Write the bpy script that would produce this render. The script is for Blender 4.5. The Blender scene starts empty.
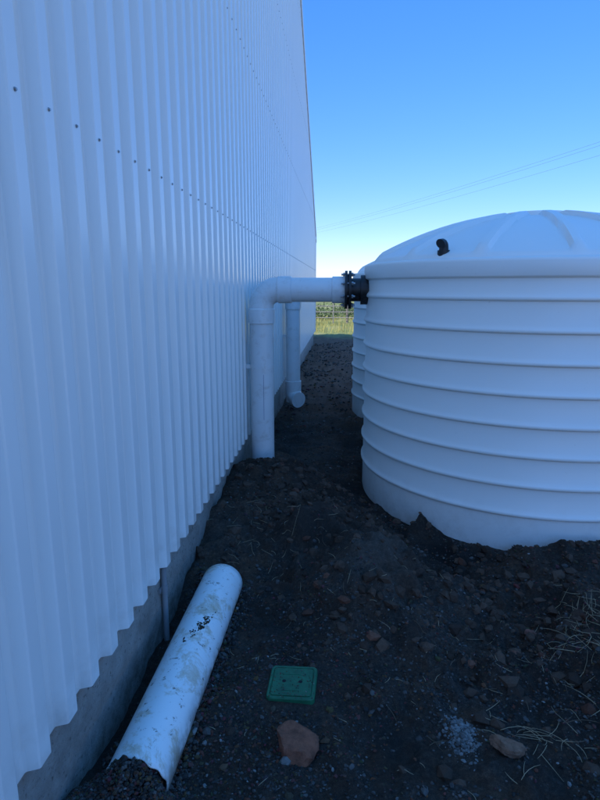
import bpy, math, random
import numpy as np
from mathutils import Vector, Matrix
random.seed(7); rng=np.random.default_rng(11)
scene=bpy.context.scene
col=scene.collection

# ---------------------------------------------------------------- helpers
def new_obj(name, verts, faces, mat=None, smooth=False, parent=None):
    me=bpy.data.meshes.new(name)
    me.from_pydata([tuple(v) for v in verts],[],[tuple(f) for f in faces])
    me.update()
    if smooth:
        me.polygons.foreach_set('use_smooth',[True]*len(me.polygons))
    ob=bpy.data.objects.new(name,me); col.objects.link(ob)
    if mat: me.materials.append(mat)
    if parent: ob.parent=parent
    return ob
def empty(name, loc=(0,0,0)):
    e=bpy.data.objects.new(name,None); e.location=loc; e.empty_display_size=0.2
    col.objects.link(e); return e
def auto_smooth(ob,deg=35):
    me=ob.data
    me.polygons.foreach_set('use_smooth',[True]*len(me.polygons))
    try: me.set_sharp_from_angle(angle=math.radians(deg))
    except Exception: pass
class MB:
    def __init__(s): s.v=[]; s.f=[]
    def add(s,vs,fs):
        o=len(s.v); s.v+= [tuple(v) for v in vs]; s.f+=[tuple(i+o for i in f) for f in fs]
    def box(s,a,b):
        x0,y0,z0=a; x1,y1,z1=b
        s.add([(x0,y0,z0),(x1,y0,z0),(x1,y1,z0),(x0,y1,z0),(x0,y0,z1),(x1,y0,z1),(x1,y1,z1),(x0,y1,z1)],
              [(0,3,2,1),(4,5,6,7),(0,1,5,4),(1,2,6,5),(2,3,7,6),(3,0,4,7)])
    def cyl(s,p,q,r0,r1=None,n=16,cap=True):
        if r1 is None: r1=r0
        p=Vector(p); q=Vector(q); d=(q-p).normalized()
        a=d.orthogonal().normalized(); b=d.cross(a)
        vs=[]
        for c,r in((p,r0),(q,r1)):
            for i in range(n):
                t=2*math.pi*i/n; vs.append(c+a*math.cos(t)*r+b*math.sin(t)*r)
        fs=[(i,(i+1)%n,n+(i+1)%n,n+i) for i in range(n)]
        if cap: fs+=[tuple(reversed(range(n))),tuple(range(n,2*n))]
        s.add(vs,fs)
    def sweep(s,path,radii,n=40,cap0=True,cap1=True):
        P=[Vector(p) for p in path]
        T=[]
        for i in range(len(P)):
            if i==0: t=P[1]-P[0]
            elif i==len(P)-1: t=P[-1]-P[-2]
            else:
                t=(P[i+1]-P[i]).normalized()+(P[i]-P[i-1]).normalized() if (P[i+1]-P[i]).length>1e-6 and (P[i]-P[i-1]).length>1e-6 else (P[i+1]-P[i-1])
            T.append(t.normalized())
        a=T[0].orthogonal().normalized(); vs=[]
        for i,p in enumerate(P):
            a=(a-T[i]*a.dot(T[i])).normalized(); b=T[i].cross(a)
            for k in range(n):
                t=2*math.pi*k/n; vs.append(p+(a*math.cos(t)+b*math.sin(t))*radii[i])
        fs=[]
        for i in range(len(P)-1):
            for k in range(n):
                fs.append((i*n+k,i*n+(k+1)%n,(i+1)*n+(k+1)%n,(i+1)*n+k))
        if cap0: fs.append(tuple(reversed(range(n))))
        if cap1: fs.append(tuple(range((len(P)-1)*n,len(P)*n)))
        s.add(vs,fs)
    def obj(s,name,mat=None,parent=None,sm=None):
        o=new_obj(name,s.v,s.f,mat,False,parent)
        if sm: auto_smooth(o,sm)
        return o

# numpy value noise
def _h(ix,iy,s):
    n=(ix.astype(np.int64)*374761393+iy.astype(np.int64)*668265263+s*982451653)&0x7fffffff
    n=((n^(n>>13))*1274126177)&0x7fffffff
    n=(n^(n>>16))&0xffff
    return n/65535.0*2-1
def vn(x,y,s=0):
    x=np.asarray(x,float); y=np.asarray(y,float)
    ix=np.floor(x); iy=np.floor(y); fx=x-ix; fy=y-iy
    fx=fx*fx*(3-2*fx); fy=fy*fy*(3-2*fy)
    a=_h(ix,iy,s); b=_h(ix+1,iy,s); c=_h(ix,iy+1,s); d=_h(ix+1,iy+1,s)
    return (a*(1-fx)+b*fx)*(1-fy)+(c*(1-fx)+d*fx)*fy
def ga(x,y,cx,cy,sx,sy): return np.exp(-((x-cx)/sx)**2-((y-cy)/sy)**2)
def G(x,y):
    x=np.asarray(x,float); y=np.asarray(y,float)
    ru=x*.8+y*.6; rv=-x*.6+y*.8
    rough=.55+1.0*np.clip(ga(x,y,-.1,3.3,1.,1.)+ga(x,y,1.2,2.3,.8,.8),0,1)
    lump=np.clip(vn(ru*6.1+3,rv*6.1,7),0,1)**2*.075+np.clip(vn(x*13+3,y*13,8),0,1)**1.6*.038+np.clip(vn(ru*27+3,rv*27,9),0,1)**1.6*.016
    z=.026*vn(x*1.7,y*1.7,1)+.030*vn(ru*4.1,rv*4.1,2)+rough*(.018*vn(x*9.3,y*9.3,3)+.011*vn(ru*21,rv*21,4)+.006*vn(x*47,y*47,5)+lump)
    wx=x+.09*vn(x*3.3,y*3.3,41)+.03*vn(x*9,y*9,43); wy=y+.09*vn(x*3.3,y*3.3,42)+.03*vn(x*9,y*9,44)
    m1=.31*np.exp(-(((wx-.22)/.29)**2+((wy-2.66)/.27)**2)**.85)
    z=z+m1+.27*ga(wx,wy,-.60,3.95,.48,.62)+.21*ga(wx,wy,-.14,3.2,.32,.36)+.10*ga(wx,wy,-.75,3.15,.22,.5)
    z=z+.10*ga(x,y,-.85,1.15,.3,.35)+.12*ga(x,y,1.95,3.0,.7,.35)-.06*ga(x,y,.2,4.1,.35,.5)-.11*ga(x,y,.70,3.1,.26,.3)
    z=z+.15*ga(wx,wy,1.35,2.3,.30,.22)-.05*ga(x,y,.85,2.35,.22,.4)+.07*ga(x,y,-.1,11,1.5,2.5)
    for cx,cy in((1.42,4.45),(1.38,7.3)):
        r=np.hypot(x-cx,y-cy); k=np.clip((1.30-r)/.12,0,1)
        z=z*(1-k)+(-.02)*k
    z=z+.06*ga(x,y,1.5,3.12,.8,.12)
    k=np.exp(-(((x+.18)/.16)**4+((y-1.96)/.16)**4)); z=z*(1-k)+.012*k
    return z

# ---------------------------------------------------------------- materials
def mat(name):
    m=bpy.data.materials.new(name); m.use_nodes=True
    nt=m.node_tree; b=nt.nodes['Principled BSDF']; return m,nt,b
def ramp(nt,src,stops):
    r=nt.nodes.new('ShaderNodeValToRGB'); e=r.color_ramp.elements
    while len(e)<len(stops): e.new(.5)
    for i,(p,c) in enumerate(stops):
        e[i].position=p; e[i].color=(c if len(c)==4 else (*c,1)) if not isinstance(c,(int,float)) else (c,c,c,1)
    nt.links.new(src,r.inputs[0]); return r.outputs[0]
def noise(nt,scale,detail=6,rough=.55,vec=None,dist=0):
    n=nt.nodes.new('ShaderNodeTexNoise'); n.inputs['Scale'].default_value=scale; n.inputs['Detail'].default_value=detail
    n.inputs['Roughness'].default_value=rough; n.inputs['Distortion'].default_value=dist
    if vec is not None: nt.links.new(vec,n.inputs['Vector'])
    return n.outputs['Fac']
def pos(nt): return nt.nodes.new('ShaderNodeNewGeometry').outputs['Position']
def mix(nt,f,a,b,bt='MIX'):
    m=nt.nodes.new('ShaderNodeMix'); m.data_type='RGBA'; m.blend_type=bt
    for s,i in((f,0),(a,6),(b,7)):
        if hasattr(s,'is_output'): nt.links.new(s,m.inputs[i])
        elif isinstance(s,(int,float)): m.inputs[i].default_value=s if i==0 else (s,s,s,1)
        else: m.inputs[i].default_value=(*s,1)
    return m.outputs[2]
def bump(nt,b,h,strength=.3,dist=.01):
    n=nt.nodes.new('ShaderNodeBump'); n.inputs['Strength'].default_value=strength; n.inputs['Distance'].default_value=dist
    nt.links.new(h,n.inputs['Height'])
    nt.links.new(n.outputs[0],b.inputs['Normal']); return n.outputs[0]
def mapr(nt,src,a,b,c=0,d=1):
    m=nt.nodes.new('ShaderNodeMapRange'); m.inputs[1].default_value=a; m.inputs[2].default_value=b
    m.inputs[3].default_value=c; m.inputs[4].default_value=d; m.clamp=True
    nt.links.new(src,m.inputs[0]); return m.outputs[0]
def sep(nt,v):
    s=nt.nodes.new('ShaderNodeSeparateXYZ'); nt.links.new(v,s.inputs[0]); return s.outputs
def math_(nt,op,a,b=None):
    m=nt.nodes.new('ShaderNodeMath'); m.operation=op
    for i,s in enumerate((a,b)):
        if s is None: continue
        if hasattr(s,'is_output'): nt.links.new(s,m.inputs[i])
        else: m.inputs[i].default_value=s
    return m.outputs[0]
def simple(name,c,rough=.5,metal=0,var=.12,scale=8,bmp=0):
    m,nt,b=mat(name)
    f=noise(nt,scale,5,.6,pos(nt))
    c0=tuple(x*(1-var) for x in c); c1=tuple(min(1,x*(1+var)) for x in c)
    nt.links.new(ramp(nt,f,[(.3,c0),(.7,c1)]),b.inputs['Base Color'])
    b.inputs['Roughness'].default_value=rough; b.inputs['Metallic'].default_value=metal
    if bmp: bump(nt,b,noise(nt,scale*8,4,.6,pos(nt)),bmp,.004)
    return m

m_clad,nt,b=mat('painted_steel_cladding')
P=pos(nt); z=sep(nt,P)[2]
big=noise(nt,.6,2,.5,P); 
c=ramp(nt,big,[(.3,(.875,.86,.825)),(.7,(.895,.88,.845))])
dirt=math_(nt,'MULTIPLY',mapr(nt,z,.6,.36,0,.5),ramp(nt,noise(nt,9,6,.65,P),[(.45,0.),(.75,1.)]))
c=mix(nt,dirt,c,(.50,.45,.39))
nt.links.new(c,b.inputs['Base Color'])
b.inputs['Roughness'].default_value=.24
bump(nt,b,noise(nt,1.6,1,.4,P),.06,.01)
m_conc,nt,b=mat('concrete')
P=pos(nt)
f=noise(nt,6,8,.75,P); c=ramp(nt,f,[(.3,(.27,.25,.22)),(.55,(.40,.38,.345)),(.75,(.50,.48,.44))])
z=sep(nt,P)[2]
st=math_(nt,'MULTIPLY',mapr(nt,z,.28,.04,0,1),ramp(nt,noise(nt,14,6,.65,P),[(.3,.2),(.65,.95)]))
c=mix(nt,st,c,(.13,.105,.085))
pit=ramp(nt,noise(nt,55,4,.65,P),[(.58,0.),(.66,.75)]); c=mix(nt,pit,c,(.11,.105,.095))
nt.links.new(c,b.inputs['Base Color']); b.inputs['Roughness'].default_value=.9
bump(nt,b,noise(nt,45,8,.7,P),.9,.014)
m_tank,nt,b=mat('tank_polyethylene')
P=pos(nt); z=sep(nt,P)[2]
c=ramp(nt,noise(nt,1.3,4,.5,P),[(.3,(.86,.84,.79)),(.7,(.89,.87,.825))])
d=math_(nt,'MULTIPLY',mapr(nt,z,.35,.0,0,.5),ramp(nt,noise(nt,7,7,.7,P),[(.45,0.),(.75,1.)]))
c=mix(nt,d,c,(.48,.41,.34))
sp=ramp(nt,noise(nt,38,3,.6,P),[(.70,0.),(.76,.3)])
c=mix(nt,sp,c,(.6,.57,.52))
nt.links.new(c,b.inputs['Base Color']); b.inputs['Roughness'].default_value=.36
bump(nt,b,noise(nt,5,3,.5,P),.18,.01)
m_pvc,nt,b=mat('white_pvc')
P=pos(nt)
c=ramp(nt,noise(nt,3,4,.6,P),[(.3,(.74,.73,.71)),(.7,(.80,.79,.77))])
d=ramp(nt,noise(nt,11,8,.72,P,.4),[(.53,0.),(.70,.5)])
c=mix(nt,d,c,(.50,.44,.37))
nt.links.new(c,b.inputs['Base Color']); b.inputs['Roughness'].default_value=.3
m_pvcd,nt,b=mat('muddy_white_pvc')
P=pos(nt); X,Y,Z=sep(nt,P)
c=ramp(nt,noise(nt,3,4,.6,P),[(.3,(.86,.85,.82)),(.7,(.90,.89,.86))])
d=ramp(nt,noise(nt,8,9,.80,P,.5),[(.52,0.),(.58,.45),(.70,.85)])
c=mix(nt,d,c,(.52,.36,.17))
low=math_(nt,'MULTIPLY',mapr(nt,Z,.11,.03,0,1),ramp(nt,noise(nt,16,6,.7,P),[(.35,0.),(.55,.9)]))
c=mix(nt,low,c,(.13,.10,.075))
d2=ramp(nt,noise(nt,26,6,.75,P),[(.60,0.),(.65,.9)])
c=mix(nt,d2,c,(.16,.12,.075))
nt.links.new(c,b.inputs['Base Color']); b.inputs['Roughness'].default_value=.42
m_black=simple('black_rubber',(.012,.012,.013),.45)
m_galv=simple('galvanised_steel',(.38,.39,.40),.4,.8,.15,30)
m_cond=simple('grey_conduit',(.25,.26,.27),.5)
m_green=simple('green_plastic',(.014,.135,.06),.55,0,.3,25,.15)
m_hole=simple('dark_hole',(.01,.01,.01),.8)
m_print=simple('pipe_print',(.18,.18,.30),.5)
m_wood=simple('weathered_post',(.20,.17,.14),.85,0,.3,15)
m_rust=simple('gate_steel',(.25,.23,.21),.6,.3,.3,9)
m_wire=simple('wire_metal',(.12,.12,.12),.6)

# ground
m_gr,nt,b=mat('dark_soil_gravel')
P=pos(nt); X,Y,Z=sep(nt,P)
n1=noise(nt,1.6,6,.6,P); n2=noise(nt,55,8,.75,P); n3=noise(nt,260,4,.7,P); n4=noise(nt,7,7,.65,P)
fine=math_(nt,'ADD',math_(nt,'MULTIPLY',n2,.6),math_(nt,'MULTIPLY',n3,.4))
dark=ramp(nt,fine,[(.35,(.020,.016,.013)),(.52,(.052,.043,.035)),(.68,(.14,.12,.10))])
brown=ramp(nt,fine,[(.35,(.038,.021,.013)),(.52,(.105,.060,.037)),(.68,(.23,.145,.092))])
bm=ramp(nt,n4,[(.42,0.),(.60,.85)])
bm=math_(nt,'MINIMUM',math_(nt,'ADD',bm,mapr(nt,Y,5.5,8.0,0,1)),1.0)
bm=math_(nt,'MAXIMUM',bm,math_(nt,'MULTIPLY',mapr(nt,Y,2.9,3.5,0,.9),mapr(nt,Z,.04,.15,0,1)))
c=mix(nt,bm,dark,brown)
fines_lit=ramp(nt,fine,[(.35,(.052,.042,.033)),(.55,(.115,.094,.076)),(.7,(.20,.17,.14))])  # grey-brown fines, painted lighter to suggest light on the mound's crest
c=mix(nt,math_(nt,'MULTIPLY',mapr(nt,math_(nt,'ADD',Z,math_(nt,'MULTIPLY',n4,.18)),.20,.42,0,.75),mapr(nt,Y,3.5,3.0,0,1)),c,fines_lit)
damp=mapr(nt,math_(nt,'ADD',n1,math_(nt,'MULTIPLY',n4,.5)),.68,.88,0,.65)
c=mix(nt,damp,c,(.016,.013,.011))
damp_shade=math_(nt,'MULTIPLY',mapr(nt,Y,2.7,3.3,0,.8),mapr(nt,Z,.03,-.04,0,1))  # damp low soil, also darkened to paint shade into the hollow behind the mound
c=mix(nt,math_(nt,'MULTIPLY',damp_shade,mapr(nt,Y,7.5,6,0,1)),c,(.014,.012,.011))
red=ramp(nt,noise(nt,3,6,.7,P),[(.35,(.12,.056,.034)),(.7,(.26,.125,.075))])
c=mix(nt,mapr(nt,Y,6.5,9,0,.9),c,red)
bounce_ground=ramp(nt,noise(nt,18,7,.75,P),[(.3,(.34,.30,.25)),(.7,(.52,.47,.40))])  # unseen pale ground, added to bounce warm sunlight onto the shaded wall
c=mix(nt,mapr(nt,math_(nt,'ADD',X,n1),4.2,4.9,0,1),c,bounce_ground)
grass=ramp(nt,noise(nt,.35,8,.75,P),[(.3,(.13,.17,.045)),(.5,(.26,.27,.08)),(.7,(.42,.36,.16))])
gm=math_(nt,'MAXIMUM',mapr(nt,math_(nt,'ADD',Y,math_(nt,'MULTIPLY',n1,3)),19,21,0,1),mapr(nt,math_(nt,'ADD',X,math_(nt,'MULTIPLY',n1,3)),20,22,0,1))
gm=math_(nt,'MAXIMUM',gm,mapr(nt,Y,-14,-16,0,1))
c=mix(nt,gm,c,grass)
nt.links.new(c,b.inputs['Base Color']); b.inputs['Roughness'].default_value=.92
b.inputs['Specular IOR Level'].default_value=.25
bump(nt,b,fine,1.0,.016)
m_st,nt,b=mat('gravel_stones')
a=nt.nodes.new('ShaderNodeVertexColor'); a.layer_name='col'
f=noise(nt,120,4,.6,pos(nt))
c=mix(nt,1.0,a.outputs['Color'],ramp(nt,f,[(.3,(.65,.65,.65)),(.7,(1.0,1.0,1.0))]),'MULTIPLY')
nt.links.new(c,b.inputs['Base Color']); b.inputs['Roughness'].default_value=.85
b.inputs['Specular IOR Level'].default_value=.3

# ---------------------------------------------------------------- ground sheet
def graded(lo,hi,step,far,g):
    a=list(np.arange(lo,hi+1e-6,step)); s=step
    v=a[-1]
    while v<far: s*=g; v+=s; a.append(v)
    s=step; v=a[0]; L=[]
    while v>-far: s*=g; v-=s; L.append(v)
    return np.array(L[::-1]+a)
xs=graded(-.9,2.4,.010,2500,1.09); ys=graded(1.2,5.2,.010,2500,1.05)
XX,YY=np.meshgrid(xs,ys); ZZ=G(XX,YY)
nx,ny=len(xs),len(ys)
V=np.stack([XX.ravel(),YY.ravel(),ZZ.ravel()],1).astype(np.float32)
i=np.arange(nx-1); j=np.arange(ny-1); I,J=np.meshgrid(i,j); q=(J*nx+I).ravel()
F=np.stack([q,q+1,q+1+nx,q+nx],1).astype(np.int32)
def np_mesh(name,V,F,matl,smooth=False,colr=None):
    me=bpy.data.meshes.new(name); k=F.shape[1]
    me.vertices.add(len(V)); me.vertices.foreach_set('co',V.astype(np.float32).ravel())
    me.loops.add(F.size); me.loops.foreach_set('vertex_index',F.astype(np.int32).ravel())
    me.polygons.add(len(F)); me.polygons.foreach_set('loop_start',np.arange(0,F.size,k,dtype=np.int32))
    try: me.polygons.foreach_set('loop_total',np.full(len(F),k,dtype=np.int32))
    except Exception: pass
    me.update(calc_edges=True); me.validate()
    me.polygons.foreach_set('use_smooth',np.full(len(F),smooth,dtype=bool))
    if colr is not None:
        at=me.color_attributes.new('col','FLOAT_COLOR','POINT')
        at.data.foreach_set('color',np.concatenate([colr,np.ones((len(colr),1))],1).astype(np.float32).ravel())
    me.materials.append(matl)
    ob=bpy.data.objects.new(name,me); col.objects.link(ob); return ob
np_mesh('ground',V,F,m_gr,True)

# ---------------------------------------------------------------- gravel
def ico():
    import bmesh
    bm=bmesh.new(); bmesh.ops.create_icosphere(bm,subdivisions=1,radius=1)
    v=np.array([x.co[:] for x in bm.verts]); f=np.array([[w.index for w in x.verts] for x in bm.faces]); bm.free(); return v,f
iv,ifc=ico()
def stones(px,py,r,cols,flat=.65,sink=.25,lift=None):
    n=len(px); K=12
    var=np.stack([iv*(1+rng.uniform(-.28,.28,(len(iv),1))) for _ in range(K)])
    k=rng.integers(0,K,n); v=var[k]
    s=np.stack([rng.uniform(.8,1.35,n),rng.uniform(.65,1.1,n),rng.uniform(flat*.7,flat*1.2,n)],1)*r[:,None]
    v=v*s[:,None,:]
    t=rng.normal(0,.35,n); ct,st=np.cos(t),np.sin(t)
    y_=v[:,:,1]*ct[:,None]-v[:,:,2]*st[:,None]; z_=v[:,:,1]*st[:,None]+v[:,:,2]*ct[:,None]
    a=rng.uniform(0,6.283,n); ca,sa=np.cos(a),np.sin(a)
    x2=v[:,:,0]*ca[:,None]-y_*sa[:,None]; y2=v[:,:,0]*sa[:,None]+y_*ca[:,None]
    zz=G(px,py)+r*flat*(.5-sink)
    if lift is not None: zz=zz+lift
    out=np.stack([x2+px[:,None],y2+py[:,None],z_+zz[:,None]],2).reshape(-1,3)
    f=(ifc[None]+ (np.arange(n)*len(iv))[:,None,None]).reshape(-1,3)
    return out,f,np.repeat(cols,len(iv),0)
def pal(n,px,py):
    base=.026+.125*rng.uniform(0,1,n)**1.7
    c=np.stack([base,base*.90,base*.82],1)
    br=(rng.uniform(0,1,n)<(.25+.5*np.clip(vn(px*1.6+5,py*1.6,9)+G(px,py)*1.5,0,1)))
    c[br]=np.stack([rng.uniform(.06,.165,br.sum()),rng.uniform(.038,.080,br.sum()),rng.uniform(.024,.052,br.sum())],1)
    lt=rng.uniform(0,1,n)<.015
    c[lt]=rng.uniform(.2,.34,(lt.sum(),1))*np.array([[1,.95,.88]])
    return c
def okmask(px,py):
    m=px>-.79
    for cx,cy in((1.42,4.45),(1.38,7.3)): m&=np.hypot(px-cx,py-cy)>1.25
    m&=~((np.abs(px+.18)<.11)&(np.abs(py-1.96)<.11))
    return m
sets=[]
for (n,x0,x1,y0,y1,r0,r1) in ((27000,-.8,1.5,1.25,2.6,.0022,.0080),(13000,-.8,2.3,2.2,3.8,.003,.008),(5000,-.8,1.8,3.4,6.5,.005,.012),
                       (800,-.8,1.5,1.25,3.6,.009,.019),(2500,-.8,.6,6,16,.01,.028)):
    px=rng.uniform(x0,x1,n); py=rng.uniform(y0,y1,n)
    dn=vn(px*3,py*3,21)+.6*vn(px*8,py*8,22)-.6*ga(px,py,.22,2.66,.3,.3)
    m=okmask(px,py)&(dn+rng.uniform(-.6,1.0,n)>0); px=px[m]; py=py[m]
    r=r0+(r1-r0)*rng.uniform(0,1,len(px))**2.2
    sets.append(stones(px,py,r,pal(len(px),px,py)))
off=0; Vs=[];Fs=[];Cs=[]
for v,f,c in sets: Vs.append(v);Fs.append(f+off);Cs.append(c);off+=len(v)
np_mesh('gravel',np.concatenate(Vs),np.concatenate(Fs),m_st,False,np.concatenate(Cs))
n=2100
px=np.concatenate([rng.normal(.45,.5,n//3),rng.normal(-.35,.35,n//3),rng.normal(1.1,.45,n//3)]); py=np.concatenate([rng.normal(2.7,.5,n//3),rng.normal(3.7,.45,n//3),rng.normal(2.5,.4,n//3)])
m=okmask(px,py)&(ga(px,py,.22,2.66,.20,.20)<rng.uniform(.2,1,len(px))); px=px[m];py=py[m]; r=.007+.034*rng.uniform(0,1,len(px))**4
k=rng.uniform(.4,1.1,(len(px),1)); cc=k*np.array([[.115,.068,.045]])
red=rng.uniform(0,1,len(px))<.08; cc[red]=k[red]*np.array([[.20,.085,.052]])
v,f,c=stones(px,py,r,cc,.8,sink=.6); np_mesh('soil_clods',v,f,m_st,False,c)

# ---------------------------------------------------------------- big rocks
def rock(name,loc,size,colr,seed,rot=0,sub=4):
    import bmesh
    from mathutils import noise as mn
    bm=bmesh.new(); bmesh.ops.create_icosphere(bm,subdivisions=sub,radius=1)
    rr=random.Random(seed)
    planes=[(Vector((rr.gauss(0,1),rr.gauss(0,1),rr.gauss(0,1))).normalized(),rr.uniform(.5,.85)) for _ in range(12)]
    for v in bm.verts:
        d=v.co.normalized(); L=1.0
        for nrm,dd in planes:
            k=d.dot(nrm)
            if k>1e-3: L=min(L,dd/k)
        L*=1+.09*mn.noise(d*3+Vector((seed,0,0)))+.06*mn.noise(d*9)+.03*mn.noise(d*22)
        v.co=Vector((d.x*size[0],d.y*size[1],d.z*size[2]))*L
    me=bpy.data.meshes.new(name); bm.to_mesh(me); bm.free()
    ob=bpy.data.objects.new(name,me); col.objects.link(ob); ob.location=loc; ob.rotation_euler=(0.1,0.05,rot)
    m,nt,b=mat('rock_'+str(seed)); P=pos(nt)
    c=ramp(nt,noise(nt,28,8,.7,P),[(.3,tuple(x*.35 for x in colr)),(.5,colr),(.72,tuple(x*1.5 for x in colr))])
    nt.links.new(c,b.inputs['Base Color']); b.inputs['Roughness'].default_value=.9
    bump(nt,b,noise(nt,110,8,.75,P),.8,.005); me.materials.append(m)
    auto_smooth(ob,28); return ob
def gz(x,y): return float(G(np.array([x]),np.array([y]))[0])
rock('rock',(-.13,1.70,gz(-.13,1.70)+.030),(.108,.088,.075),(.24,.085,.046),5,.55)
rock('rock',(.60,1.72,gz(.6,1.72)+.012),(.068,.045,.034),(.22,.115,.07),8,-.2)
rock('rock',(.91,2.42,gz(.91,2.42)+.006),(.045,.026,.018),(.22,.09,.06),12,-.6)
n=600; px=rng.normal(.455,.03,n)+.02*vn(np.arange(n)*.3,np.zeros(n),5); py=rng.normal(1.78,.045,n); r=.002+.008*rng.uniform(0,1,n)**2.5
cc=rng.uniform(.10,.28,(n,1))*np.array([[1,.97,.92]])
v,f,c=stones(px,py,r,cc,.7,sink=.6); np_mesh('crushed_concrete_lump',v,f,m_st,False,c)

def strands(name,spots,mt,rad=.0012):
    mb=MB()
    for (cx,cy,sx,sy,n,L) in spots:
        for _ in range(n):
            x=random.gauss(cx,sx); y=random.gauss(cy,sy)
            if x<-.78: continue
            z=gz(x,y)+.006; a=random.uniform(0,6.28); l=random.uniform(.4,1)*L; k=random.uniform(-.6,.6); up=random.uniform(0,.35)
            pts=[]
            for t in range(5):
                s=t/4*l; aa=a+k*t/4
                pts.append((x+math.cos(aa)*s,y+math.sin(aa)*s,max(z+up*s*(1-.5*t/4),gz(x+math.cos(aa)*s,y+math.sin(aa)*s)+.004)))
            mb.sweep(pts,[rad,rad,rad*.9,rad*.7,rad*.4],n=4)
    return mb.obj(name,mt)
m_straw=simple('dry_straw',(.40,.30,.18),.8,0,.3,12)
m_twig=simple('dark_twig',(.12,.08,.05),.8,0,.3,12)
strands('dry_straw',[(1.12,2.3,.12,.14,110,.14),(.75,1.78,.12,.10,20,.14),(-.15,2.95,.18,.3,30,.08),(-.2,2.15,.2,.05,12,.06),(.3,2.1,.5,.5,60,.05),(-.45,3.2,.12,.2,34,.1),(.8,2.0,.3,.3,30,.08)],m_straw,.001)
strands('twigs',[(.9,2.1,.4,.4,18,.12),(.2,2.2,.4,.5,14,.09)],m_twig,.0016)

# ---------------------------------------------------------------- metal shed
shed=empty('metal_shed')
WX=-.78; Y0,Y1=-14.0,15.9; ZC=.37; EAVE=3.0; RY=(Y0+Y1)/2; SL=.58  # unseen near end lengthened so the shed's shadow covers the tank
def top(y): return EAVE+SL*(min(y-Y0,Y1-y))
pitch=.152; dep=.034
prof=[(0,0),(.052,0),(.0545,.001),(.0575,.004),(.068,dep-.004),(.071,dep-.001),(.074,dep),(.122,dep),(.125,dep-.001),(.128,dep-.004),(.1385,.004),(.1415,.001),(.144,0)]
def corr_line(a,b):
    out=[]; y=a
    while y<b:
        for o,d in prof:
            if y+o<=b: out.append((y+o,d))
        y+=pitch
    out.append((b,0)); return out
def wall(name,pts,zb,topf,place):
    vs=[];fs=[]
    for (s,d) in pts:
        vs.append(place(s,d,zb)); vs.append(place(s,d,topf(s)))
    for k in range(len(pts)-1): fs.append((2*k,2*k+2,2*k+3,2*k+1))
    return new_obj(name,vs,fs,m_clad,False,shed)
L=corr_line(Y0,RY)+corr_line(RY,Y1)
w=wall('gable_wall_cladding',L,ZC,top,lambda s,d,z:(WX-dep*.6+d,s,z))
md=w.modifiers.new('s','SOLIDIFY'); md.thickness=.0015
XB=-13.0
wall('back_gable_cladding',L,ZC,top,lambda s,d,z:(XB-d,s,z))
Lx=corr_line(XB,WX-.03)
wall('far_side_cladding',Lx,ZC,lambda s:EAVE,lambda s,d,z:(s,Y1+d-.01,z))
wall('near_side_cladding',Lx,ZC,lambda s:EAVE,lambda s,d,z:(s,Y0-d+.01,z))
for nm,ya,yb in(('roof_sheet_a',Y0-.15,RY),('roof_sheet_b',RY,Y1+.15)):
    vs=[];fs=[]; pts=corr_line(XB-.1,WX+.03)
    for s,d in pts:
        for y in (ya,yb):
            vs.append((s,y,EAVE+SL*min(y-Y0,Y1-y)+.06+d))
    for k in range(len(pts)-1): fs.append((2*k,2*k+1,2*k+3,2*k+2))
    new_obj(nm,vs,fs,m_clad,False,shed)
mb=MB()
for ya,yb in((Y0-.15,RY),(RY,Y1+.15)):
    za=EAVE+SL*min(ya-Y0,Y1-ya); zb=EAVE+SL*min(yb-Y0,Y1-yb); x0,x1=WX+.018,WX+.030
    mb.add([(x0,ya,za-.10),(x1,ya,za-.10),(x1,ya,za+.11),(x0,ya,za+.11),(x0,yb,zb-.10),(x1,yb,zb-.10),(x1,yb,zb+.11),(x0,yb,zb+.11)],
       [(0,1,2,3),(4,7,6,5),(0,4,5,1),(1,5,6,2),(2,6,7,3),(3,7,4,0)])
mb.box((WX+.016,Y1-.06,ZC),(WX+.022,Y1+.04,EAVE-.1))
mb.box((WX-.12,Y1+.034,ZC),(WX+.016,Y1+.04,EAVE-.1))
mb.obj('flashing',m_clad,shed)
mb=MB()
y=RY+.098
while y<Y1-.1:
    for zz in(2.05,3.35,4.65,5.95,7.25,8.55):
        if zz<top(y)-.2:
            x=WX-dep*.6+dep
            mb.cyl((x,y,zz),(x+.0015,y,zz),.0055,n=10); mb.cyl((x+.0015,y,zz),(x+.005,y,zz),.0034,n=6)
    y+=pitch
mb.obj('cladding_screws',m_galv,shed)
xs_=WX-.035
vs=[];fs=[];yy=np.concatenate([[Y0],np.arange(0.8,6,.03),np.arange(6.5,Y1,.8),[Y1]]); zz_=[-.35,-.1,.0]+list(np.arange(.04,.40,.03))+[.41]
for yv in yy:
    for zv in zz_:
        d=float(vn(np.array([yv*3.1]),np.array([zv*7]),31)[0])*.006+float(vn(np.array([yv*11]),np.array([zv*20]),32)[0])*.004
        vs.append((xs_+d,yv,zv))
nz=len(zz_)
for a in range(len(yy)-1):
    for c_ in range(nz-1):
        fs.append((a*nz+c_,(a+1)*nz+c_,(a+1)*nz+c_+1,a*nz+c_+1))
o=new_obj('slab_edge',vs,fs,m_conc,True,shed)
mb=MB(); mb.box((XB+.02,Y0+.02,-.3),(xs_-.03,Y1-.005,.38)); mb.obj('floor_slab',m_conc,shed)
mb=MB(); cy_=2.26
mb.sweep([(xs_+.022,cy_,ZC+.02),(xs_+.022,cy_,.1),(xs_+.022,cy_,-.08)],[.013]*3,n=16)
mb.box((xs_+.004,cy_-.03,.24),(xs_+.012,cy_+.03,.262))
mb.cyl((xs_+.022,cy_,.235),(xs_+.022,cy_,.268),.0155,n=16)
mb.obj('conduit',m_cond,shed,40)

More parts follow.
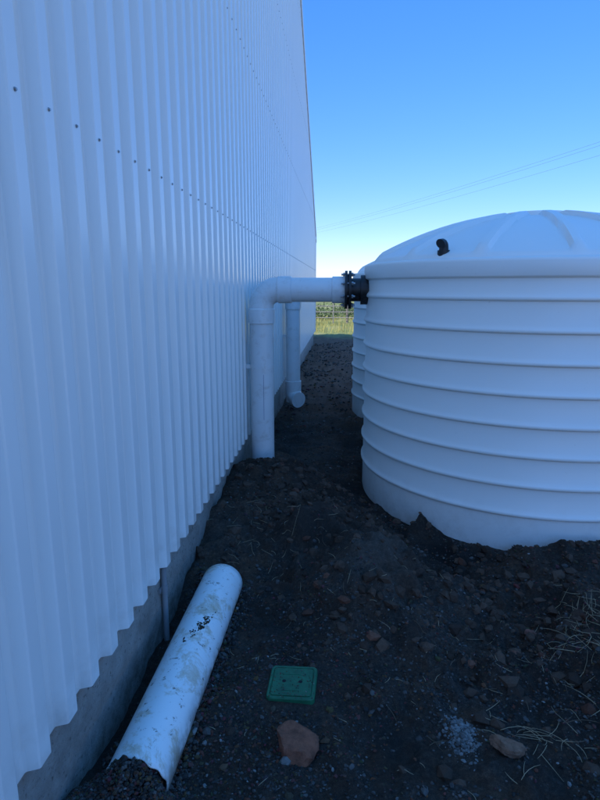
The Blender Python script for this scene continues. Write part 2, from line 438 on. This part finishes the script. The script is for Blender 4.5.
# ---------------------------------------------------------------- tanks
R=1.235; HT=1.765; DH=.335
def domez(r): return HT+.012+DH*(max(0,1-(r/(R-.02))**2))**.97
def tank(name,cx,cy,vent=None,rot=0):
    e=empty(name,(cx,cy,0))
    nb=9; hb=(HT-.10)/nb
    p=[(R-.03,-.03),(R-.004,-.02),(R,.0)]
    for k in range(1,nb):
        zc=.06+k*hb
        p+=[(R,zc-.020),(R+.013,zc-.014),(R+.016,zc-.009),(R+.016,zc+.002),(R+.013,zc+.008),(R-.001,zc+.030)]
    p+=[(R,HT-.115),(R+.018,HT-.106),(R+.021,HT-.100),(R+.020,HT-.02),(R+.017,HT-.008),(R+.008,HT),(R-.02,HT+.004),(R-.035,HT+.008)]
    n=360; vs=[];fs=[]
    nw=len(p)
    rad=[R-.05,R*.94,R*.92,R*.89,R*.86,R*.8,R*.73,R*.66,R*.58,R*.5,R*.42,R*.34,R*.28,R*.23,R*.20,R*.19,R*.12,.001]
    for (r,z) in p:
        for i in range(n):
            t=2*math.pi*i/n; vs.append((r*math.cos(t),r*math.sin(t),z))
    NR=14
    for q_,r in enumerate(rad):
        for i in range(n):
            t=2*math.pi*i/n
            z=domez(r)
            a=((t+rot)*NR/(2*math.pi))%1; a=abs(a-.5)*2*math.pi/NR*r
            wd=.042
            fr=min(1,max(0,(R-.04-r)/.05))*min(1,max(0,(r-R*.2)/.08))
            k=min(1,max(0,(wd-a)/.014))
            z+=.032*fr*k*k*(3-2*k)
            if r<=R*.19+1e-6: z+=.03
            vs.append((r*math.cos(t),r*math.sin(t),z))
    tot=nw+len(rad)
    for a in range(tot-1):
        for i in range(n):
            fs.append((a*n+i,a*n+(i+1)%n,(a+1)*n+(i+1)%n,(a+1)*n+i))
    o=new_obj('tank_shell',vs,fs,m_tank,False,e); auto_smooth(o,38)
    if vent:
        vx,vy=vent; r=math.hypot(vx,vy); z=domez(r)
        mb=MB()
        mb.cyl((vx,vy,z-.03),(vx,vy,z+.010),.038,n=24)
        d=Vector((vx,vy,0)).normalized()
        pts=[];rr=[]
        pts.append(Vector((vx,vy,z))); rr.append(.030)
        for k in range(7):
            a=math.pi*.72*k/6
            pts.append(Vector((vx,vy,z+.030))+d*(.022*(1-math.cos(a)))+Vector((0,0,.022*math.sin(a)))); rr.append(.028 if k<6 else .032)
        mb.sweep(pts,rr,n=20); mb.obj('vent',m_black,e,40)
    return e
t1=tank('water_tank',1.42,4.45,vent=(-.80,-.83),rot=.1)
t2=tank('water_tank',1.38,7.30,rot=.3)

# ---------------------------------------------------------------- downpipes to tanks
def downpipe(py,zb,zt,xv,xt,foot=False):
    e=empty('downpipe')
    r=.093; rb=.13
    mb=MB()
    if not foot:
        mb.sweep([(xv,py,zb-.15),(xv,py,zt-rb-.10)],[r,r],cap1=False)
    else:
        mb.sweep([(xv,py,.10),(xv,py,zt-rb-.10)],[r,r],cap1=False)
    mb.sweep([(xv+rb+.08,py,zt),(xt-.155,py,zt)],[r,r],cap1=False)
    mb.obj('pipe',m_pvc,e,40)
    mb=MB(); rs=r+.011
    pts=[(xv,py,zt-rb-.13),(xv,py,zt-rb-.128),(xv,py,zt-rb-.02)]; rr=[r+.002,rs,rs]
    pts.append((xv,py,zt-rb-.012)); rr.append(r+.004)
    for k in range(1,12):
        a=math.pi/2*k/12
        pts.append((xv+rb*(1-math.cos(a)),py,zt-rb+rb*math.sin(a))); rr.append(r+.004)
    pts+= [(xv+rb,py,zt),(xv+rb+.008,py,zt),(xv+rb+.11,py,zt),(xv+rb+.113,py,zt)]; rr+=[r+.004,rs,rs,r+.002]
    mb.sweep(pts,rr,n=48,cap0=True,cap1=True); mb.obj('elbow',m_pvc,e,30)
    mb=MB(); mb.sweep([(xt-.27,py,zt),(xt-.268,py,zt),(xt-.172,py,zt),(xt-.17,py,zt)],[r+.001,r+.009,r+.009,r+.001],n=48); mb.obj('coupling',m_pvc,e,30)
    mb=MB()
    for x0,x1 in((xt-.172,xt-.152),(xt-.142,xt-.122)):
        mb.cyl((x0,py,zt),(x1,py,zt),.145,n=48)
    mb.cyl((xt-.152,py,zt),(xt-.142,py,zt),.118,n=40)
    mb.cyl((xt-.122,py,zt),(xt-.04,py,zt),.088,n=40)
    mb.cyl((xt-.05,py,zt),(xt+.05,py,zt),.112,n=48)
    mb.obj('tank_flange',m_black,e,40)
    mb=MB()
    for k in range(8):
        a=math.pi/8+k*math.pi/4; yy_=py+.125*math.cos(a); zz=zt+.125*math.sin(a)
        mb.cyl((xt-.20,yy_,zz),(xt-.095,yy_,zz),.007,n=10)
        mb.cyl((xt-.186,yy_,zz),(xt-.173,yy_,zz),.014,n=6); mb.cyl((xt-.121,yy_,zz),(xt-.108,yy_,zz),.014,n=6)
    mb.obj('flange_bolts',m_galv,e,40)
    if foot:
        mb=MB(); rs=r+.012; zc=.16
        pts=[(xv,py,zc+.22),(xv,py,zc+.218),(xv,py,zc+.10)]; rr=[r+.002,rs,rs]
        for k in range(0,8):
            a=math.pi/2*k/7
            pts.append((xv+.1*(1-math.cos(a))*.8,py-.1*(1-math.cos(a)),zc+.08-.1*math.sin(a))); rr.append(rs)
        mb.sweep(pts,rr,n=40); mb.obj('foot_elbow',m_pvc,e,40)
    mb=MB()
    for zz in (zt-.62,):
        mb.sweep([(xv,py,zz),(xv,py,zz+.03)],[r+.003,r+.003],n=40)
        mb.box((WX-.0,py-.015,zz),(xv-r+.002,py+.015,zz+.03))
    mb.obj('pipe_strap',m_pvc,e,40)
    return e
ZP=1.578
dp=downpipe(4.40,gz(-.64,4.4),ZP,-.64,.186)
mb=MB()
rr_=.0938
a=-math.pi*.42
mb.box((-.64+math.cos(a)*rr_-.0012,4.40+math.sin(a)*rr_-.001,.55),(-.64+math.cos(a)*rr_+.0012,4.40+math.sin(a)*rr_+.001,.92))
mb.obj('printed_line',m_print,dp)
dp2=downpipe(7.25,gz(-.64,7.25),ZP,-.64,.146,foot=True)

# ---------------------------------------------------------------- loose pipe lying along the wall
n=72; r=.1; ys_=np.linspace(1.43,2.62,40)
vs=[];fs=[]
ax=lambda t:(-.635+.03*t, .045+.04*t)
for k,yv in enumerate(ys_):
    t=k/(len(ys_)-1); cx,cz=ax(t)
    for i in range(n):
        a=2*math.pi*i/n
        yy_=yv
        if k==0: yy_=yv+.010*math.sin(a+.8)+.006*math.sin(a*4+1)+.004*math.sin(a*11)
        vs.append((cx+r*math.cos(a),yy_,cz+r*math.sin(a)))
for k in range(len(ys_)-1):
    for i in range(n): fs.append((k*n+i,k*n+(i+1)%n,(k+1)*n+(i+1)%n,(k+1)*n+i))
lp=new_obj('loose_pvc_pipe',vs,fs,m_pvcd,False,None); auto_smooth(lp,40)
md=lp.modifiers.new('s','SOLIDIFY'); md.thickness=.005; md.offset=-1
cr=[];rad=[]
NC=860
for k_ in range(NC):
    if k_<660:
        s_=random.gauss(0,1)
        t=.57+s_*.036; a=math.radians(78)+random.gauss(0,.06)-s_*.12+.08*math.sin(s_*5)
    elif k_<740:
        t=.12+random.gauss(0,.03); a=math.radians(60)+random.gauss(0,.12)
    else: t=random.random()*.98; a=math.radians(random.uniform(20,140))
    cx,cz=ax(t); yv=1.43+t*1.19
    cr.append((cx+r*math.cos(a),yv,cz+r*math.sin(a))); rad.append(random.uniform(.003,.011) if k_<660 else random.uniform(.0008,.0035))
cr=np.array(cr);rad=np.array(rad)
cm=np.where(rng.uniform(0,1,(NC,1))<.15,np.array([[.22,.19,.06]]),np.array([[.045,.038,.025]]))
v,f,c=stones(cr[:,0],cr[:,1],rad,cm,.35)
dz=(cr[:,2]-G(cr[:,0],cr[:,1])); v=v.reshape(-1,12,3); v[:,:,2]+=dz[:,None]; v=v.reshape(-1,3)
np_mesh('mud_crumbs',v,f,m_st,False,c).parent=lp
n_=15000; px=rng.uniform(-.80,-.42,n_); py=rng.uniform(1.22,1.58,n_); rr=.0022+.0065*rng.uniform(0,1,n_)**2
H=.125*np.exp(-(((px+.635)/.10)**2+((py-1.42)/.085)**2)**1.3)
lift=H*rng.uniform(.0,1,n_)**.3
rin=np.hypot(px+.635,lift+G(px,py)-.045)
inside=(py<1.44)|(rin<.088)
px,py,rr,lift=px[inside],py[inside],rr[inside],lift[inside]
v,f,c=stones(px,py,rr,pal(len(px),px,py)*.9,.8,lift=lift); np_mesh('gravel_heap',v,f,m_st,False,c)
n_=2600; py=rng.uniform(1.4,2.7,n_); sd_=rng.choice([-1,1],n_); px=-.62+sd_*(.085+np.abs(rng.normal(0,.025,n_))); rr=.003+.009*rng.uniform(0,1,n_)**2.5
m=px>-.80; px,py,rr=px[m],py[m],rr[m]
lift=.035*np.exp(-((np.abs(px+.62)-.09)/.03)**2)*rng.uniform(0,1,len(px))
v,f,c=stones(px,py,rr,pal(len(px),px,py),.8,lift=lift); np_mesh('gravel_bank',v,f,m_st,False,c)

# ---------------------------------------------------------------- valve box cover
def rrect(w,d,rc,n=6):
    out=[]
    for cx,cy,a0 in((w/2-rc,d/2-rc,0),(-w/2+rc,d/2-rc,90),(-w/2+rc,-d/2+rc,180),(w/2-rc,-d/2+rc,270)):
        for k in range(n+1):
            a=math.radians(a0+90*k/n); out.append((cx+rc*math.cos(a),cy+rc*math.sin(a)))
    return out
vb=empty('valve_box_cover'); gzv=.012
mb=MB()
def loft(rings):
    n=len(rings[0][0]); vs=[];fs=[]
    for o,z in rings: vs+=[(x,y,z) for x,y in o]
    for a in range(len(rings)-1):
        for i in range(n): fs.append((a*n+i,a*n+(i+1)%n,(a+1)*n+(i+1)%n,(a+1)*n+i))
    fs.append(tuple(range((len(rings)-1)*n,len(rings)*n))); mb.add(vs,fs)
loft([(rrect(.20,.19,.02),-.06),(rrect(.20,.19,.02),.012),(rrect(.194,.184,.018),.017),(rrect(.176,.166,.014),.017),(rrect(.172,.162,.012),.0135)])
loft([(rrect(.166,.156,.012),.0130),(rrect(.166,.156,.012),.0175),(rrect(.162,.152,.011),.019)])
o=mb.obj('lid',m_green,vb,30)
mb=MB()
for x in(-.035,.035): mb.cyl((x,.0,.015),(x,.0,.0195),.0085,n=20)
mb.obj('finger_holes',m_hole,vb)
mb=MB()
mb.box((-.03,-.052,.019),(.03,-.048,.0202)); mb.box((-.045,.038,.019),(.045,.042,.0202))
mb.obj('lid_lettering',m_green,vb)
vb.location=(-.18,1.97,gzv+.004); vb.rotation_euler=(math.radians(2.5),math.radians(-2),math.radians(-2)); vb.scale=(.96,.96,.96)
n_=150; px=rng.uniform(-.27,-.09,n_); py=rng.uniform(1.88,2.05,n_); rr=rng.uniform(.0008,.003,n_)
v,f,c=stones(px,py,rr,pal(n_,px,py)*1.3,.7,lift=(gzv+.0225-G(px,py))+ (py-1.96)*.043+(px+.18)*.035); np_mesh('grit',v,f,m_st,False,c)

# ---------------------------------------------------------------- distance: fence, shrubs, power line
fe=empty('wire_fence'); mb=MB(); yf=25
for k in range(-6,22):
    x=k*1.6+.2; mb.cyl((x,yf,-.1),(x,yf,1.15+.05*math.sin(k*3)),.05,.045,n=8)
mb.obj('posts',m_wood,fe)
mb=MB()
for z in (.25,.5,.75,1.0): mb.cyl((-9.6,yf-.06,z),(34,yf-.06,z),.006,n=5)
for k in range(0,220): mb.cyl((-9.4+k*.2,yf-.06,.25),(-9.4+k*.2,yf-.06,1.0),.004,n=4)
mb.obj('mesh_wires',m_wire,fe)
gt=empty('farm_gate'); mb=MB()
for z in(.3,.55,.8,1.05): mb.cyl((-2.2,24.2,z),(1.4,24.2,z),.014,n=8)
for x in(-2.2,-.4,1.4): mb.cyl((x,24.2,.05),(x,24.2,1.1),.022,n=8)
mb.obj('gate_frame',m_rust,gt)
m_leaf=simple('shrub_leaves',(.07,.10,.032),.8,0,.5,3)
mb=MB()
sp_=[(random.uniform(-60,90),random.uniform(60,95),random.uniform(.7,1.3),130,.14) for _ in range(70)]
sp_+=[(random.uniform(-4,9),random.uniform(27,36),random.uniform(.45,.8),260,.06) for _ in range(22)]
for x,y,s,nn,ls in sp_:
    for _ in range(nn):
        a=random.uniform(0,6.28); rr=s*random.random()**.5*1.6; z=abs(random.gauss(0,.45))*s
        if z>1.35: continue
        c=Vector((x+rr*math.cos(a),y+rr*math.sin(a)*.6,z+.05)); u=Vector((random.gauss(0,1),random.gauss(0,1),random.gauss(0,1))).normalized()*ls
        w_=u.orthogonal().normalized()*ls*.85
        mb.add([c-u,c+w_,c+u,c-w_],[(0,1,2,3)])
mb.obj('shrubs',m_leaf)
mb=MB()
for _ in range(6000):
    x=random.uniform(-6,8); y=random.uniform(19.5,30); h=random.uniform(.08,.28); a=random.uniform(0,3.14); w_=.012
    dx,dy=math.cos(a)*w_,math.sin(a)*w_; l=random.uniform(-.08,.08)
    mb.add([(x-dx,y-dy,-.02),(x+dx,y+dy,-.02),(x+l,y+l,h)],[(0,1,2)])
mb.obj('grass',simple('grass_blades',(.34,.31,.10),.8,0,.45,1.5))
pl=empty('power_line'); mb=MB(); A=Vector((-2.2,92,9)); B=Vector((16.7,40.2,9)); D=B-A
p0=A-D*.30; p1=B+D*.75; side=D.normalized().cross(Vector((0,0,1)))
mbw=MB()
for off,dz in((-1.0,0),(0,.55),(1.0,0)):
    pts=[];m_=24
    for k in range(m_+1):
        t=k/m_; q=p0.lerp(p1,t)+side*off; q=q+Vector((0,0,dz+2.2-.9*4*t*(1-t)*1.0)); pts.append(q)
    mbw.sweep(pts,[.007]*len(pts),n=5)
mbw.obj('wires',m_wire,pl)
for q in(p0,p1):
    mb.cyl((q.x,q.y,-.2),(q.x,q.y,11.8),.16,.11,n=12)
    a=q+side*1.2+Vector((0,0,2.1)); b_=q-side*1.2+Vector((0,0,2.1)); mb.cyl(a,b_,.06,n=6)
mb.obj('poles',m_wood,pl)

# ---------------------------------------------------------------- light
EL=40; sd=Vector((-.42,-.90,0)).normalized()
rotz=math.atan2(sd.x,sd.y)
sdir=Vector((sd.x*math.cos(math.radians(EL)),sd.y*math.cos(math.radians(EL)),math.sin(math.radians(EL))))
w=bpy.data.worlds.new('World'); scene.world=w; w.use_nodes=True
nt=w.node_tree; bg=nt.nodes['Background']
sk=nt.nodes.new('ShaderNodeTexSky'); sk.sky_type='NISHITA'; sk.sun_disc=False
sk.sun_elevation=math.radians(EL); sk.sun_rotation=rotz; sk.air_density=1.0; sk.dust_density=.2; sk.ozone_density=3.0; sk.altitude=800
hs=nt.nodes.new('ShaderNodeHueSaturation'); hs.inputs['Saturation'].default_value=1.32; hs.inputs['Value'].default_value=2.4
nt.links.new(sk.outputs[0],hs.inputs['Color'])
tint=mix(nt,1.0,hs.outputs[0],(1.12,.90,.96),'MULTIPLY')
tc=nt.nodes.new('ShaderNodeTexCoord'); zz=sep(nt,tc.outputs['Generated'])[2]
hz=ramp(nt,zz,[(0.,(.19,.24,.31)),(.10,(.245,.285,.36)),(.22,(.32,.355,.43)),(.42,(.47,.47,.51)),(.65,(1.,.93,.84))])
h2=mix(nt,1.0,hz,(1.58,1.58,1.58),'MULTIPLY')
for n_ in nt.nodes:
    if n_.bl_idname=='ShaderNodeMix': n_.clamp_result=False
out=mix(nt,1.0,tint,h2,'MULTIPLY')
nt.links.new(out,bg.inputs[0]); bg.inputs[1].default_value=.15
sl=bpy.data.lights.new('sun','SUN'); sl.energy=5; sl.angle=math.radians(.5); sl.color=(1,.95,.87)
so=bpy.data.objects.new('sun',sl); col.objects.link(so); so.rotation_euler=sdir.to_track_quat('Z','Y').to_euler(); so.location=(-10,-5,20)
# ---------------------------------------------------------------- camera
cam=bpy.data.cameras.new('camera'); co=bpy.data.objects.new('camera',cam); col.objects.link(co)
co.location=(0,0,1.6); co.rotation_euler=(math.radians(90-11.51),0,math.radians(4.34))
cam.sensor_fit='VERTICAL'; cam.sensor_height=36; cam.lens=24.98; cam.clip_start=.05; cam.clip_end=6000
scene.camera=co
scene.view_settings.view_transform='Standard'; scene.view_settings.look='None'; scene.view_settings.exposure=0
